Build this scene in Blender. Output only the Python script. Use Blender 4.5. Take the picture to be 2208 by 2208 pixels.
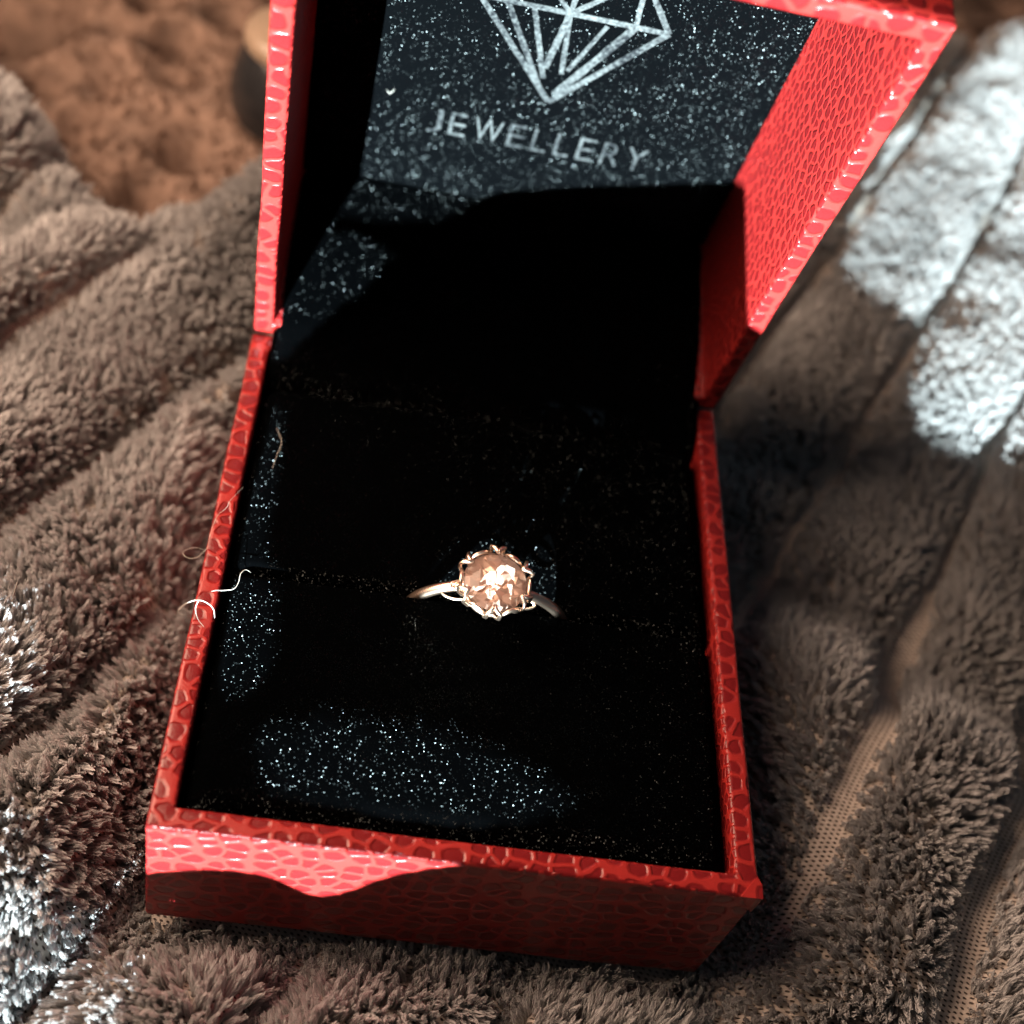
import bpy, bmesh, math, random
import numpy as np
from mathutils import Vector, Matrix, noise
from mathutils.geometry import delaunay_2d_cdt

random.seed(7)
rng = np.random.default_rng(7)
for o in list(bpy.data.objects):
    bpy.data.objects.remove(o, do_unlink=True)
scene = bpy.context.scene
COL = scene.collection

# everything below is written in millimetres, in the frame of the box: x to the right along its
# front, y towards the hinge, z up, the base's rim at z = 0; P() turns it into metres
MM = 0.001
ZO = 18.0
def P(x, y=None, z=None):
    if y is None:
        x, y, z = x
    return Vector((x * MM, y * MM, (z + ZO) * MM))

# ------------------------------------------------------------------ camera
CAM = np.array([9.64587, -48.78480, 103.52612])
RIGHT = np.array([0.97805302, 0.02694686, 0.20660627])
DOWN = np.array([0.15229894, -0.76915467, -0.62064977])
FWD = np.array([0.14218762, 0.63849429, -0.75637803])
cam_d = bpy.data.cameras.new('camera')
cam = bpy.data.objects.new('camera', cam_d)
COL.objects.link(cam)
cam_d.sensor_width = 36.0
cam_d.lens = 36.0 * 2898.694 / 2208.0
cam_d.clip_start = 0.005
cam_d.clip_end = 20.0
M = Matrix.Identity(4)
for i in range(3):
    M[i][0] = RIGHT[i]; M[i][1] = -DOWN[i]; M[i][2] = -FWD[i]
pc = P(*CAM)
for i in range(3):
    M[i][3] = pc[i]
cam.matrix_world = M
cam_d.dof.use_dof = True
cam_d.dof.focus_distance = 0.122
cam_d.dof.aperture_fstop = 20.0
scene.camera = cam

# ------------------------------------------------------------------ world and lamps
world = bpy.data.worlds.new('World')
scene.world = world
world.use_nodes = True
bg = world.node_tree.nodes['Background']
bg.inputs['Color'].default_value = (0.70, 0.86, 1.0, 1)
bg.inputs['Strength'].default_value = 0.058

LDIR = np.array([0.31, 1.0, -0.22]); LDIR /= np.linalg.norm(LDIR)   # the way the window light travels
AIM = np.array([30.0, 45.0, 0.0])
LAMP = AIM - LDIR * 2200.0
def add_light(name, kind, pos, aim, energy, color, **kw):
    d = bpy.data.lights.new(name, kind)
    d.energy = energy; d.color = color
    for k_, v_ in kw.items():
        setattr(d, k_, v_)
    o = bpy.data.objects.new(name, d)
    COL.objects.link(o)
    o.location = P(*pos)
    o.rotation_euler = (P(*aim) - P(*pos)).to_track_quat('-Z', 'Y').to_euler()
    return o
add_light('window_light', 'SPOT', LAMP, AIM, 3300.0, (0.80, 0.97, 1.0),
          shadow_soft_size=0.0013, spot_size=math.radians(9.0), spot_blend=0.1)
add_light('warm_room_lamp', 'AREA', (-106.0, 62.0, 113.0), (-8.0, 50.0, -10.0), 0.90, (1.0, 0.70, 0.50),
          shape='DISK', size=0.17)

scene.view_settings.view_transform = 'Standard'
scene.view_settings.look = 'None'
scene.view_settings.exposure = 0.0
scene.view_settings.gamma = 1.0
scene.cycles.max_bounces = 5
scene.cycles.diffuse_bounces = 3
scene.cycles.glossy_bounces = 3
scene.cycles.adaptive_threshold = 0.02
scene.cycles.transparent_max_bounces = 12

# ------------------------------------------------------------------ material helpers
def mat(name):
    m = bpy.data.materials.new(name)
    m.use_nodes = True
    nt = m.node_tree
    return m, nt, nt.nodes, nt.links, nt.nodes['Principled BSDF']
def node(nt, kind, **kw):
    n = nt.nodes.new(kind)
    for k_, v_ in kw.items():
        setattr(n, k_, v_)
    return n
def ramp(nt, fac, stops):
    r = nt.nodes.new('ShaderNodeValToRGB')
    els = r.color_ramp.elements
    while len(els) < len(stops):
        els.new(0.5)
    for e, (p_, c_) in zip(els, stops):
        e.position = p_
        e.color = (c_ if len(c_) == 4 else (*c_, 1)) if isinstance(c_, tuple) else (c_, c_, c_, 1)
    nt.links.new(fac, r.inputs['Fac'])
    return r
def math_n(nt, op, a, b=None, clamp=False):
    n = nt.nodes.new('ShaderNodeMath'); n.operation = op; n.use_clamp = clamp
    for i, v in enumerate((a, b)):
        if v is None: continue
        if isinstance(v, (int, float)): n.inputs[i].default_value = v
        else: nt.links.new(v, n.inputs[i])
    return n.outputs[0]

def leather():
    m, nt, N, Lk, b = mat('red_leatherette')
    uv = node(nt, 'ShaderNodeUVMap', uv_map='UVMap')
    # slight warp so the scales do not sit on a clean lattice
    nz = node(nt, 'ShaderNodeTexNoise'); nz.inputs['Scale'].default_value = 0.6; nz.inputs['Detail'].default_value = 2
    Lk.new(uv.outputs[0], nz.inputs['Vector'])
    mixv = node(nt, 'ShaderNodeVectorMath', operation='MULTIPLY_ADD')
    Lk.new(nz.outputs['Color'], mixv.inputs[0]); mixv.inputs[1].default_value = (0.7, 0.7, 0); Lk.new(uv.outputs[0], mixv.inputs[2])
    ve = node(nt, 'ShaderNodeTexVoronoi', feature='DISTANCE_TO_EDGE', voronoi_dimensions='2D')
    vs = node(nt, 'ShaderNodeTexVoronoi', feature='F1', voronoi_dimensions='2D')
    for v in (ve, vs):
        v.inputs['Scale'].default_value = 1.0
        v.inputs['Randomness'].default_value = 0.72
        Lk.new(mixv.outputs[0], v.inputs['Vector'])
    # oval cell floor: inside when far enough from the edge and near enough to its point
    e1 = ramp(nt, ve.outputs['Distance'], [(0.06, 0.0), (0.17, 1.0)])
    e2 = ramp(nt, vs.outputs['Distance'], [(0.40, 1.0), (0.55, 0.0)])
    cell = math_n(nt, 'MULTIPLY', e1.outputs[0], e2.outputs[0])
    grain = node(nt, 'ShaderNodeTexNoise'); grain.inputs['Scale'].default_value = 9; grain.inputs['Detail'].default_value = 4
    Lk.new(uv.outputs[0], grain.inputs['Vector'])
    col = node(nt, 'ShaderNodeMix', data_type='RGBA')
    Lk.new(cell, col.inputs['Factor'])
    col.inputs['A'].default_value = (0.32, 0.0195, 0.0165, 1)
    col.inputs['B'].default_value = (0.165, 0.0080, 0.0090, 1)
    jit = node(nt, 'ShaderNodeHueSaturation')
    Lk.new(col.outputs['Result'], jit.inputs['Color'])
    val = math_n(nt, 'MULTIPLY_ADD', grain.outputs['Fac'], 0.5); val.node.inputs[2].default_value = 0.75
    Lk.new(val, jit.inputs['Value'])
    Lk.new(jit.outputs[0], b.inputs['Base Color'])
    rr = math_n(nt, 'MULTIPLY_ADD', cell, -0.08); rr.node.inputs[2].default_value = 0.36
    Lk.new(rr, b.inputs['Roughness'])
    b.inputs['Specular IOR Level'].default_value = 0.45
    # relief: sunk floors with a faint dome, raised ridges
    dome = math_n(nt, 'MULTIPLY', vs.outputs['Distance'], -0.55)
    h = math_n(nt, 'ADD', math_n(nt, 'MULTIPLY', cell, -0.8), math_n(nt, 'MULTIPLY', dome, cell))
    h = math_n(nt, 'ADD', h, math_n(nt, 'MULTIPLY', grain.outputs['Fac'], 0.28))
    bp = node(nt, 'ShaderNodeBump'); bp.inputs['Strength'].default_value = 0.8; bp.inputs['Distance'].default_value = 0.00013
    Lk.new(h, bp.inputs['Height']); Lk.new(bp.outputs[0], b.inputs['Normal'])
    return m

def velvet(name='black_velvet', glint=0.30, k0=0.25, k1=0.6, strength=0.13, base=0.0004):
    # upright fibres: their sides, lying almost in the plane of the cloth, catch a low light
    m, nt, N, Lk, b = mat(name)
    tc = node(nt, 'ShaderNodeTexCoord')
    geo = node(nt, 'ShaderNodeNewGeometry')
    vo = node(nt, 'ShaderNodeTexVoronoi'); vo.inputs['Scale'].default_value = 10500
    Lk.new(tc.outputs['Object'], vo.inputs['Vector'])
    wn = node(nt, 'ShaderNodeTexWhiteNoise', noise_dimensions='3D')
    Lk.new(vo.outputs['Position'], wn.inputs['Vector'])
    sub = node(nt, 'ShaderNodeVectorMath', operation='SUBTRACT'); sub.inputs[1].default_value = (0.5, 0.5, 0.5)
    Lk.new(vo.outputs['Color'], sub.inputs[0])
    dt = node(nt, 'ShaderNodeVectorMath', operation='DOT_PRODUCT'); Lk.new(sub.outputs[0], dt.inputs[0]); Lk.new(geo.outputs['Normal'], dt.inputs[1])
    al = node(nt, 'ShaderNodeVectorMath', operation='SCALE'); Lk.new(geo.outputs['Normal'], al.inputs[0]); Lk.new(dt.outputs['Value'], al.inputs['Scale'])
    tan = node(nt, 'ShaderNodeVectorMath', operation='SUBTRACT'); Lk.new(sub.outputs[0], tan.inputs[0]); Lk.new(al.outputs[0], tan.inputs[1])
    tn = node(nt, 'ShaderNodeVectorMath', operation='NORMALIZE'); Lk.new(tan.outputs[0], tn.inputs[0])
    sepc = node(nt, 'ShaderNodeSeparateColor'); Lk.new(wn.outputs['Color'], sepc.inputs[0])
    kk = math_n(nt, 'MULTIPLY_ADD', sepc.outputs[1], k1); kk.node.inputs[2].default_value = k0
    nk = node(nt, 'ShaderNodeVectorMath', operation='SCALE'); Lk.new(geo.outputs['Normal'], nk.inputs[0]); Lk.new(kk, nk.inputs['Scale'])
    ad = node(nt, 'ShaderNodeVectorMath', operation='ADD'); Lk.new(tn.outputs[0], ad.inputs[0]); Lk.new(nk.outputs[0], ad.inputs[1])
    nm = node(nt, 'ShaderNodeVectorMath', operation='NORMALIZE'); Lk.new(ad.outputs[0], nm.inputs[0])
    b.inputs['Base Color'].default_value = (base, base * 1.22, base * 1.5, 1)
    b.inputs['Roughness'].default_value = 0.9
    b.inputs['Specular IOR Level'].default_value = 0.0
    isf = math_n(nt, 'GREATER_THAN', sepc.outputs[0], glint)
    rad = math_n(nt, 'LESS_THAN', vo.outputs['Distance'], 0.48)
    isf = math_n(nt, 'MULTIPLY', isf, rad)
    gl = node(nt, 'ShaderNodeBsdfGlossy', distribution='BECKMANN'); gl.inputs['Color'].default_value = (0.28, 0.325, 0.335, 1); gl.inputs['Roughness'].default_value = 0.34
    Lk.new(nm.outputs[0], gl.inputs['Normal'])
    mx = node(nt, 'ShaderNodeMixShader')
    nn_ = node(nt, 'ShaderNodeTexNoise'); nn_.inputs['Scale'].default_value = 420; nn_.inputs['Detail'].default_value = 3
    Lk.new(tc.outputs['Object'], nn_.inputs['Vector'])
    nap = math_n(nt, 'MULTIPLY', ramp(nt, nn_.outputs['Fac'], [(0.36, 0.25), (0.66, 1.7)]).outputs[0], strength)
    pw = math_n(nt, 'POWER', sepc.outputs[2], 2.6)
    Lk.new(math_n(nt, 'MULTIPLY', isf, math_n(nt, 'MULTIPLY', pw, nap)), mx.inputs[0]); Lk.new(b.outputs[0], mx.inputs[1]); Lk.new(gl.outputs[0], mx.inputs[2])
    Lk.new(mx.outputs[0], N['Material Output'].inputs['Surface'])
    return m

def foil():
    m, nt, N, Lk, b = mat('silver_foil')
    tc = node(nt, 'ShaderNodeTexCoord')
    nz = node(nt, 'ShaderNodeTexNoise'); nz.inputs['Scale'].default_value = 2600; nz.inputs['Detail'].default_value = 3
    Lk.new(tc.outputs['Object'], nz.inputs['Vector'])
    n2 = node(nt, 'ShaderNodeTexNoise'); n2.inputs['Scale'].default_value = 160; n2.inputs['Detail'].default_value = 2
    Lk.new(tc.outputs['Object'], n2.inputs['Vector'])
    s = math_n(nt, 'ADD', nz.outputs['Fac'], math_n(nt, 'MULTIPLY', n2.outputs['Fac'], 0.9))
    r = ramp(nt, math_n(nt, 'MULTIPLY', s, 0.55), [(0.42, (0.012, 0.014, 0.017)), (0.66, (0.135, 0.147, 0.15))])
    Lk.new(r.outputs[0], b.inputs['Base Color'])
    b.inputs['Metallic'].default_value = 0.55
    b.inputs['Roughness'].default_value = 0.55
    bp = node(nt, 'ShaderNodeBump'); bp.inputs['Strength'].default_value = 0.8; bp.inputs['Distance'].default_value = 0.0001
    Lk.new(nz.outputs['Fac'], bp.inputs['Height']); Lk.new(bp.outputs[0], b.inputs['Normal'])
    return m

def rose_gold():
    m, nt, N, Lk, b = mat('rose_gold')
    b.inputs['Base Color'].default_value = (0.92, 0.68, 0.53, 1)
    b.inputs['Metallic'].default_value = 1.0
    b.inputs['Roughness'].default_value = 0.30
    return m

def gem_mats():
    # clear crown: a tinted see-through surface with a polished reflection
    m, nt, N, Lk, b = mat('peach_stone')
    tr = node(nt, 'ShaderNodeBsdfTransparent'); tr.inputs['Color'].default_value = (1.0, 0.96, 0.93, 1)
    gl = node(nt, 'ShaderNodeBsdfGlossy'); gl.inputs['Roughness'].default_value = 0.06
    fr = node(nt, 'ShaderNodeFresnel'); fr.inputs['IOR'].default_value = 1.42
    mx = node(nt, 'ShaderNodeMixShader')
    Lk.new(fr.outputs[0], mx.inputs[0]); Lk.new(tr.outputs[0], mx.inputs[1]); Lk.new(gl.outputs[0], mx.inputs[2])
    Lk.new(mx.outputs[0], N['Material Output'].inputs['Surface'])
    # back facets, which send the light up again
    m2, nt, N, Lk, b = mat('stone_pavilion')
    b.inputs['Base Color'].default_value = (0.57, 0.41, 0.345, 1)
    b.inputs['Roughness'].default_value = 0.27
    b.inputs['Metallic'].default_value = 0.25
    return m, m2

def fibre_mat(name, base, rough=0.6):
    m, nt, N, Lk, b = mat(name)
    hi = node(nt, 'ShaderNodeHairInfo')
    r = ramp(nt, hi.outputs['Random'], [(0.0, tuple(c * 0.82 for c in base)), (1.0, tuple(min(1, c * 1.16) for c in base))])
    Lk.new(r.outputs[0], b.inputs['Base Color'])
    b.inputs['Roughness'].default_value = rough
    b.inputs['Specular IOR Level'].default_value = 0.06
    tr = node(nt, 'ShaderNodeBsdfTranslucent'); Lk.new(r.outputs[0], tr.inputs['Color'])
    mx = node(nt, 'ShaderNodeMixShader'); mx.inputs[0].default_value = 0.36
    Lk.new(b.outputs[0], mx.inputs[1]); Lk.new(tr.outputs[0], mx.inputs[2])
    Lk.new(mx.outputs[0], N['Material Output'].inputs['Surface'])
    return m

def knit_mat():
    # bare knitted backing that shows in the grooves: rows of little holes
    m, nt, N, Lk, b = mat('knit_backing')
    uv = node(nt, 'ShaderNodeUVMap', uv_map='UVMap')
    sep = node(nt, 'ShaderNodeSeparateXYZ'); Lk.new(uv.outputs[0], sep.inputs[0])
    vrow = math_n(nt, 'MULTIPLY', sep.outputs['Y'], 1 / 0.60)
    row = math_n(nt, 'FLOOR', vrow)
    off = math_n(nt, 'MULTIPLY', math_n(nt, 'MODULO', row, 2.0), 0.5)
    ucol = math_n(nt, 'ADD', math_n(nt, 'MULTIPLY', sep.outputs['X'], 1 / 0.50), off)
    a = math_n(nt, 'SUBTRACT', math_n(nt, 'FRACT', ucol), 0.5)
    c = math_n(nt, 'SUBTRACT', math_n(nt, 'FRACT', vrow), 0.5)
    d2 = math_n(nt, 'ADD', math_n(nt, 'MULTIPLY', math_n(nt, 'MULTIPLY', a, a), 2.6), math_n(nt, 'MULTIPLY', c, c))
    hole = ramp(nt, d2, [(0.035, 1.0), (0.13, 0.0)])
    nz = node(nt, 'ShaderNodeTexNoise'); nz.inputs['Scale'].default_value = 1.3; nz.inputs['Detail'].default_value = 5
    Lk.new(uv.outputs[0], nz.inputs['Vector'])
    base = ramp(nt, nz.outputs['Fac'], [(0.3, (0.44, 0.375, 0.33)), (0.7, (0.60, 0.515, 0.455))])
    col = node(nt, 'ShaderNodeMix', data_type='RGBA')
    Lk.new(hole.outputs[0], col.inputs['Factor']); Lk.new(base.outputs[0], col.inputs['A']); col.inputs['B'].default_value = (0.07, 0.052, 0.045, 1)
    Lk.new(col.outputs['Result'], b.inputs['Base Color'])
    b.inputs['Roughness'].default_value = 0.85
    bp = node(nt, 'ShaderNodeBump'); bp.inputs['Strength'].default_value = 1.0; bp.inputs['Distance'].default_value = 0.0003
    Lk.new(math_n(nt, 'MULTIPLY', hole.outputs[0], -1.0), bp.inputs['Height']); Lk.new(bp.outputs[0], b.inputs['Normal'])
    return m

def plain(name, col, rough=0.7, metal=0.0, noise_scale=None, amount=0.4):
    m, nt, N, Lk, b = mat(name)
    b.inputs['Base Color'].default_value = (*col, 1)
    b.inputs['Roughness'].default_value = rough
    b.inputs['Metallic'].default_value = metal
    if noise_scale:
        tc = node(nt, 'ShaderNodeTexCoord')
        nz = node(nt, 'ShaderNodeTexNoise'); nz.inputs['Scale'].default_value = noise_scale; nz.inputs['Detail'].default_value = 6
        Lk.new(tc.outputs['Object'], nz.inputs['Vector'])
        r = ramp(nt, nz.outputs['Fac'], [(0.3, tuple(c * (1 - amount) for c in col)), (0.7, tuple(min(1, c * (1 + amount)) for c in col))])
        Lk.new(r.outputs[0], b.inputs['Base Color'])
        bp = node(nt, 'ShaderNodeBump'); bp.inputs['Strength'].default_value = 0.7; bp.inputs['Distance'].default_value = 0.001
        Lk.new(nz.outputs['Fac'], bp.inputs['Height']); Lk.new(bp.outputs[0], b.inputs['Normal'])
    return m

M_RED = leather()
M_VEL = velvet()
M_VELL = velvet('black_velvet_lining', 0.20, 0.6, 1.0, 0.13, 0.0009)
M_FOIL = foil()
M_GOLD = rose_gold()
M_GEM, M_PAV = gem_mats()
M_PILE = fibre_mat('taupe_pile', (0.54, 0.53, 0.53))
M_KNIT = knit_mat()
M_THROW = plain('brown_fleece', (0.19, 0.122, 0.092), 0.95, 0, 260, 0.35)
M_TFIB = fibre_mat('brown_fibre', (0.195, 0.125, 0.095))
M_JAR = plain('dark_glaze', (0.022, 0.022, 0.024), 0.22, 0, 90, 0.3)
M_LINT = plain('white_fibre', (0.55, 0.52, 0.47), 0.5)
M_MASK = plain('mask_sheet', (0.05, 0.05, 0.05), 0.9)  # dark sheet added out of view to block light

# ------------------------------------------------------------------ object helpers
def tag(o, label=None, cat=None, group=None, kind=None):
    if label: o['label'] = label
    if cat: o['category'] = cat
    if group: o['group'] = group
    if kind: o['kind'] = kind
    return o
def empty(name, loc):
    o = bpy.data.objects.new(name, None)
    COL.objects.link(o)
    o.location = loc
    o.empty_display_size = 0.01
    return o
def link(name, me, mats, parent=None, smooth=False):
    o = bpy.data.objects.new(name, me)
    COL.objects.link(o)
    for m_ in (mats if isinstance(mats, (list, tuple)) else [mats]):
        me.materials.append(m_)
    if parent is not None:
        o.parent = parent
        o.matrix_parent_inverse = parent_world(parent).inverted()
    if smooth:
        me.polygons.foreach_set('use_smooth', [True] * len(me.polygons))
    return o
def parent_world(p_):
    w = Matrix.Translation(p_.location) if p_.rotation_euler == p_.rotation_euler else p_.matrix_world
    if p_.parent is not None:
        w = parent_world(p_.parent) @ p_.matrix_parent_inverse @ Matrix.Translation(p_.location)
    return w
def mesh_from(verts, faces):
    me = bpy.data.meshes.new('mesh')
    me.from_pydata([tuple(P(*v)) for v in verts], [], faces)
    me.update()
    return me
def grid_mesh(X, Y, Z, keep=None):
    # X, Y, Z: 2-D arrays in mm
    ny, nx = X.shape
    v = np.empty((ny * nx, 3)); v[:, 0] = X.ravel() * MM; v[:, 1] = Y.ravel() * MM; v[:, 2] = (Z.ravel() + ZO) * MM
    idx = np.arange(ny * nx).reshape(ny, nx)
    q = np.stack([idx[:-1, :-1], idx[:-1, 1:], idx[1:, 1:], idx[1:, :-1]], -1).reshape(-1, 4)
    if keep is not None:
        kf = keep[:-1, :-1] & keep[:-1, 1:] & keep[1:, 1:] & keep[1:, :-1]
        q = q[kf.ravel()]
    me = bpy.data.meshes.new('mesh')
    me.vertices.add(len(v)); me.vertices.foreach_set('co', v.ravel())
    me.loops.add(q.size); me.loops.foreach_set('vertex_index', q.ravel())
    me.polygons.add(len(q)); me.polygons.foreach_set('loop_start', np.arange(0, q.size, 4)); me.polygons.foreach_set('loop_total', np.full(len(q), 4))
    me.update(calc_edges=True)
    return me
def tube(pts, radii, seg=8, closed=False, flat=1.0, up=None):
    # swept tube through pts (mm); radii scalar or list; flat squeezes it along the local side axis
    pts = [np.array(p_, float) for p_ in pts]
    n = len(pts)
    if not hasattr(radii, '__len__'): radii = [radii] * n
    verts, faces = [], []
    prev = None
    for i in range(n):
        if closed: tdir = pts[(i + 1) % n] - pts[i - 1]
        else: tdir = pts[min(i + 1, n - 1)] - pts[max(i - 1, 0)]
        tdir = tdir / (np.linalg.norm(tdir) + 1e-12)
        ref = np.array(up, float) if up is not None else (prev if prev is not None else (np.array([0, 0, 1.0]) if abs(tdir[2]) < 0.9 else np.array([1.0, 0, 0])))
        a = ref - tdir * (ref @ tdir); a /= np.linalg.norm(a) + 1e-12
        prev = a
        b_ = np.cross(tdir, a)
        for k_ in range(seg):
            th = 2 * math.pi * k_ / seg
            verts.append(pts[i] + radii[i] * (a * math.cos(th) * flat + b_ * math.sin(th)))
    rings = n if closed else n - 1
    for i in range(rings):
        for k_ in range(seg):
            a0 = i * seg + k_; a1 = i * seg + (k_ + 1) % seg
            b0 = ((i + 1) % n) * seg + k_; b1 = ((i + 1) % n) * seg + (k_ + 1) % seg
            faces.append((a0, a1, b1, b0))
    if not closed:
        faces.append(tuple(range(seg))[::-1]); faces.append(tuple((n - 1) * seg + k_ for k_ in range(seg)))
    return verts, faces

# ------------------------------------------------------------------ the box's measures
W, D, T, HB = 52.0, 58.11, 2.03, 18.0
PHI, LL, HL = 1.36147, 57.09, 21.63
U = np.array([0, -math.cos(PHI), math.sin(PHI)])        # up along the lid's rim
NN = np.array([0, math.sin(PHI), math.cos(PHI)])        # into the lid's depth
def lidp(x, s, d):
    return np.array([x, D, 0.0]) + s * U + d * NN
def cam_ray(u_, v_):
    # u_, v_ in the 1932-pixel picture I measured from
    k_ = 2208 / 1932
    v = RIGHT * (u_ * k_ - 1104) / 2898.694 + DOWN * (v_ * k_ - 1104) / 2898.694 + FWD
    return v
def on_ground(u_, v_, z):
    v = cam_ray(u_, v_)
    return CAM + v * (z - CAM[2]) / v[2]

# ------------------------------------------------------------------ blanket
SD = np.array([0.487, 0.873])                            # direction of the ribs on the bed
PERIOD, V0 = 17.2, 31.8
def smooth(a, b, x):
    t_ = np.clip((x - a) / (b - a), 0, 1)
    return t_ * t_ * (3 - 2 * t_)
def vnoise(x, y, scale, seed):
    # value noise on a lattice
    r_ = np.random.default_rng(seed)
    tab = r_.random((64, 64))
    xs, ys = x / scale + 100.3, y / scale + 200.7
    xi, yi = np.floor(xs).astype(int), np.floor(ys).astype(int)
    xf, yf = xs - xi, ys - yi
    xf = xf * xf * (3 - 2 * xf); yf = yf * yf * (3 - 2 * yf)
    g = lambda i, j: tab[i % 64, j % 64]
    return ((g(xi, yi) * (1 - xf) + g(xi + 1, yi) * xf) * (1 - yf) + (g(xi, yi + 1) * (1 - xf) + g(xi + 1, yi + 1) * xf) * yf) * 2 - 1
BX = [-150, -80, -40, -28, -20, -13, -5.5, 10, 60, 105, 130, 180]
BY = [240, 150, 106, 93, 86.5, 93, 101, 113, 150, 172, 186, 205]
def seg_dist(x, y, pl):
    best = np.full(np.shape(x), 1e9)
    for (x0, y0), (x1, y1) in zip(pl[:-1], pl[1:]):
        dx, dy = x1 - x0, y1 - y0
        t_ = np.clip(((x - x0) * dx + (y - y0) * dy) / (dx * dx + dy * dy), 0, 1)
        best = np.minimum(best, np.hypot(x - x0 - t_ * dx, y - y0 - t_ * dy))
    return best
def edge_dist(x, y):
    s_ = np.where(y < np.interp(x, BX, BY), 1.0, -1.0)
    return s_ * seg_dist(x, y, list(zip(BX, BY)))
def rib(x, y):
    wob = 1.1 * vnoise(x, y, 22, 5) + 0.5 * vnoise(x, y, 9, 6)
    v = x * SD[1] - y * SD[0] + wob
    r = ((v - V0) / PERIOD) % 1.0 * 2 - 1                # -1..1 across one rib, grooves at the ends
    return v, r
def backing(x, y):
    x = np.asarray(x, float); y = np.asarray(y, float)
    v, r = rib(x, y)
    z = np.full(x.shape, -18.2)
    z += (4.0 - 2.0 * smooth(45, 60, x)) * np.sqrt(np.clip(1 - np.abs(r / 0.80) ** 2.4, 0, 1))
    z += 1.5 * vnoise(x, y, 30, 1) + 0.7 * vnoise(x, y, 11, 2)
    # mound in front on the right whose crest hides what lies behind it
    w = (y - (38 - 0.52 * (x - 58))) / 1.127
    z += 6.5 * smooth(7, -5, w) * smooth(-75, -18, w) * smooth(53, 66, x)
    z -= 3.0 * np.exp(-((w - 11) / 6.0) ** 2) * smooth(53, 64, x)
    z += 5.5 * smooth(12, 62, w) * smooth(62, 104, x)
    # left bank beside the box, and the roll along the far edge
    z += 4.0 * smooth(-8, -28, x) * smooth(78, 40, y)
    z += 4.5 * np.exp(-(((x + 15) / 11.0) ** 2 + ((y - 5) / 11.0) ** 2))
    z -= 6.0 * smooth(-10, -32, y) * smooth(30, 5, x)
    crest = [(-70, 34), (-45, 54), (-30, 67), (-21, 79), (-12, 93), (-5, 99), (10, 110), (40, 132)]
    dc = seg_dist(x, y, crest)
    z += 6.0 * np.exp(-(dc / 7.0) ** 2) * smooth(30, 5, x)
    side = x * 0.80 - y * 0.60
    z -= 4.0 * np.exp(-(seg_dist(x, y, [(-60, 62), (-33, 80), (-20, 88)]) / 5.0) ** 2)
    # standing fold farther left
    z += 9.0 * np.exp(-(seg_dist(x, y, [(-24, 85), (-44, 101), (-80, 140)]) / 8.0) ** 2) * smooth(-14, -40, x)
    # pressed down under and close round the box
    bx = np.maximum(np.maximum(-x, x - W), 0); by = np.maximum(np.maximum(-y, y - D), 0)
    db = np.hypot(bx, by)
    z = np.minimum(z, -21.5 + 0.0 * db + 14 * smooth(0, 17, db) + 0.15 * db)
    # the far edge turns under
    e = edge_dist(x, y)
    z -= 9.0 * smooth(3.0, -5.0, e)
    return z
def bnormal(x, y):
    h_ = 0.8
    zx = (backing(x + h_, y) - backing(x - h_, y)) / (2 * h_)
    zy = (backing(x, y + h_) - backing(x, y - h_)) / (2 * h_)
    n = np.stack([-zx, -zy, np.ones_like(zx)], -1)
    return n / np.linalg.norm(n, axis=-1, keepdims=True)

def on_fur(u_, v_):
    # where a line of sight meets the tips of the pile
    v = cam_ray(u_, v_)
    ts_ = np.linspace(60, 320, 1400)
    pp = CAM[None, :] + ts_[:, None] * v[None, :]
    zz = backing(pp[:, 0], pp[:, 1]) + 3.2
    hit = np.argmax(pp[:, 2] < zz)
    return pp[hit]
xs = np.arange(-110, 172, 0.8); ys = np.arange(-62, 212, 0.8)
GX, GY = np.meshgrid(xs, ys)
GZ = backing(GX, GY)
GE = edge_dist(GX, GY)
bl_me = grid_mesh(GX, GY, GZ, keep=GE > -7)
vv, rr_ = rib(GX, GY)
uvl = bl_me.uv_layers.new(name='UVMap')
li = np.empty(len(bl_me.loops), int); bl_me.loops.foreach_get('vertex_index', li)
uu = (GX * SD[0] + GY * SD[1]).ravel(); vg = ((vv - V0 + PERIOD / 2) % PERIOD - PERIOD / 2).ravel()
uvs = np.stack([uu[li], vg[li] + 40], -1)
uvl.data.foreach_set('uv', uvs.ravel())
blanket = link('blanket', bl_me, M_KNIT, smooth=True)
tag(blanket, 'taupe ribbed plush blanket with bare stitched grooves, spread under the red ring box', 'blanket')

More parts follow.
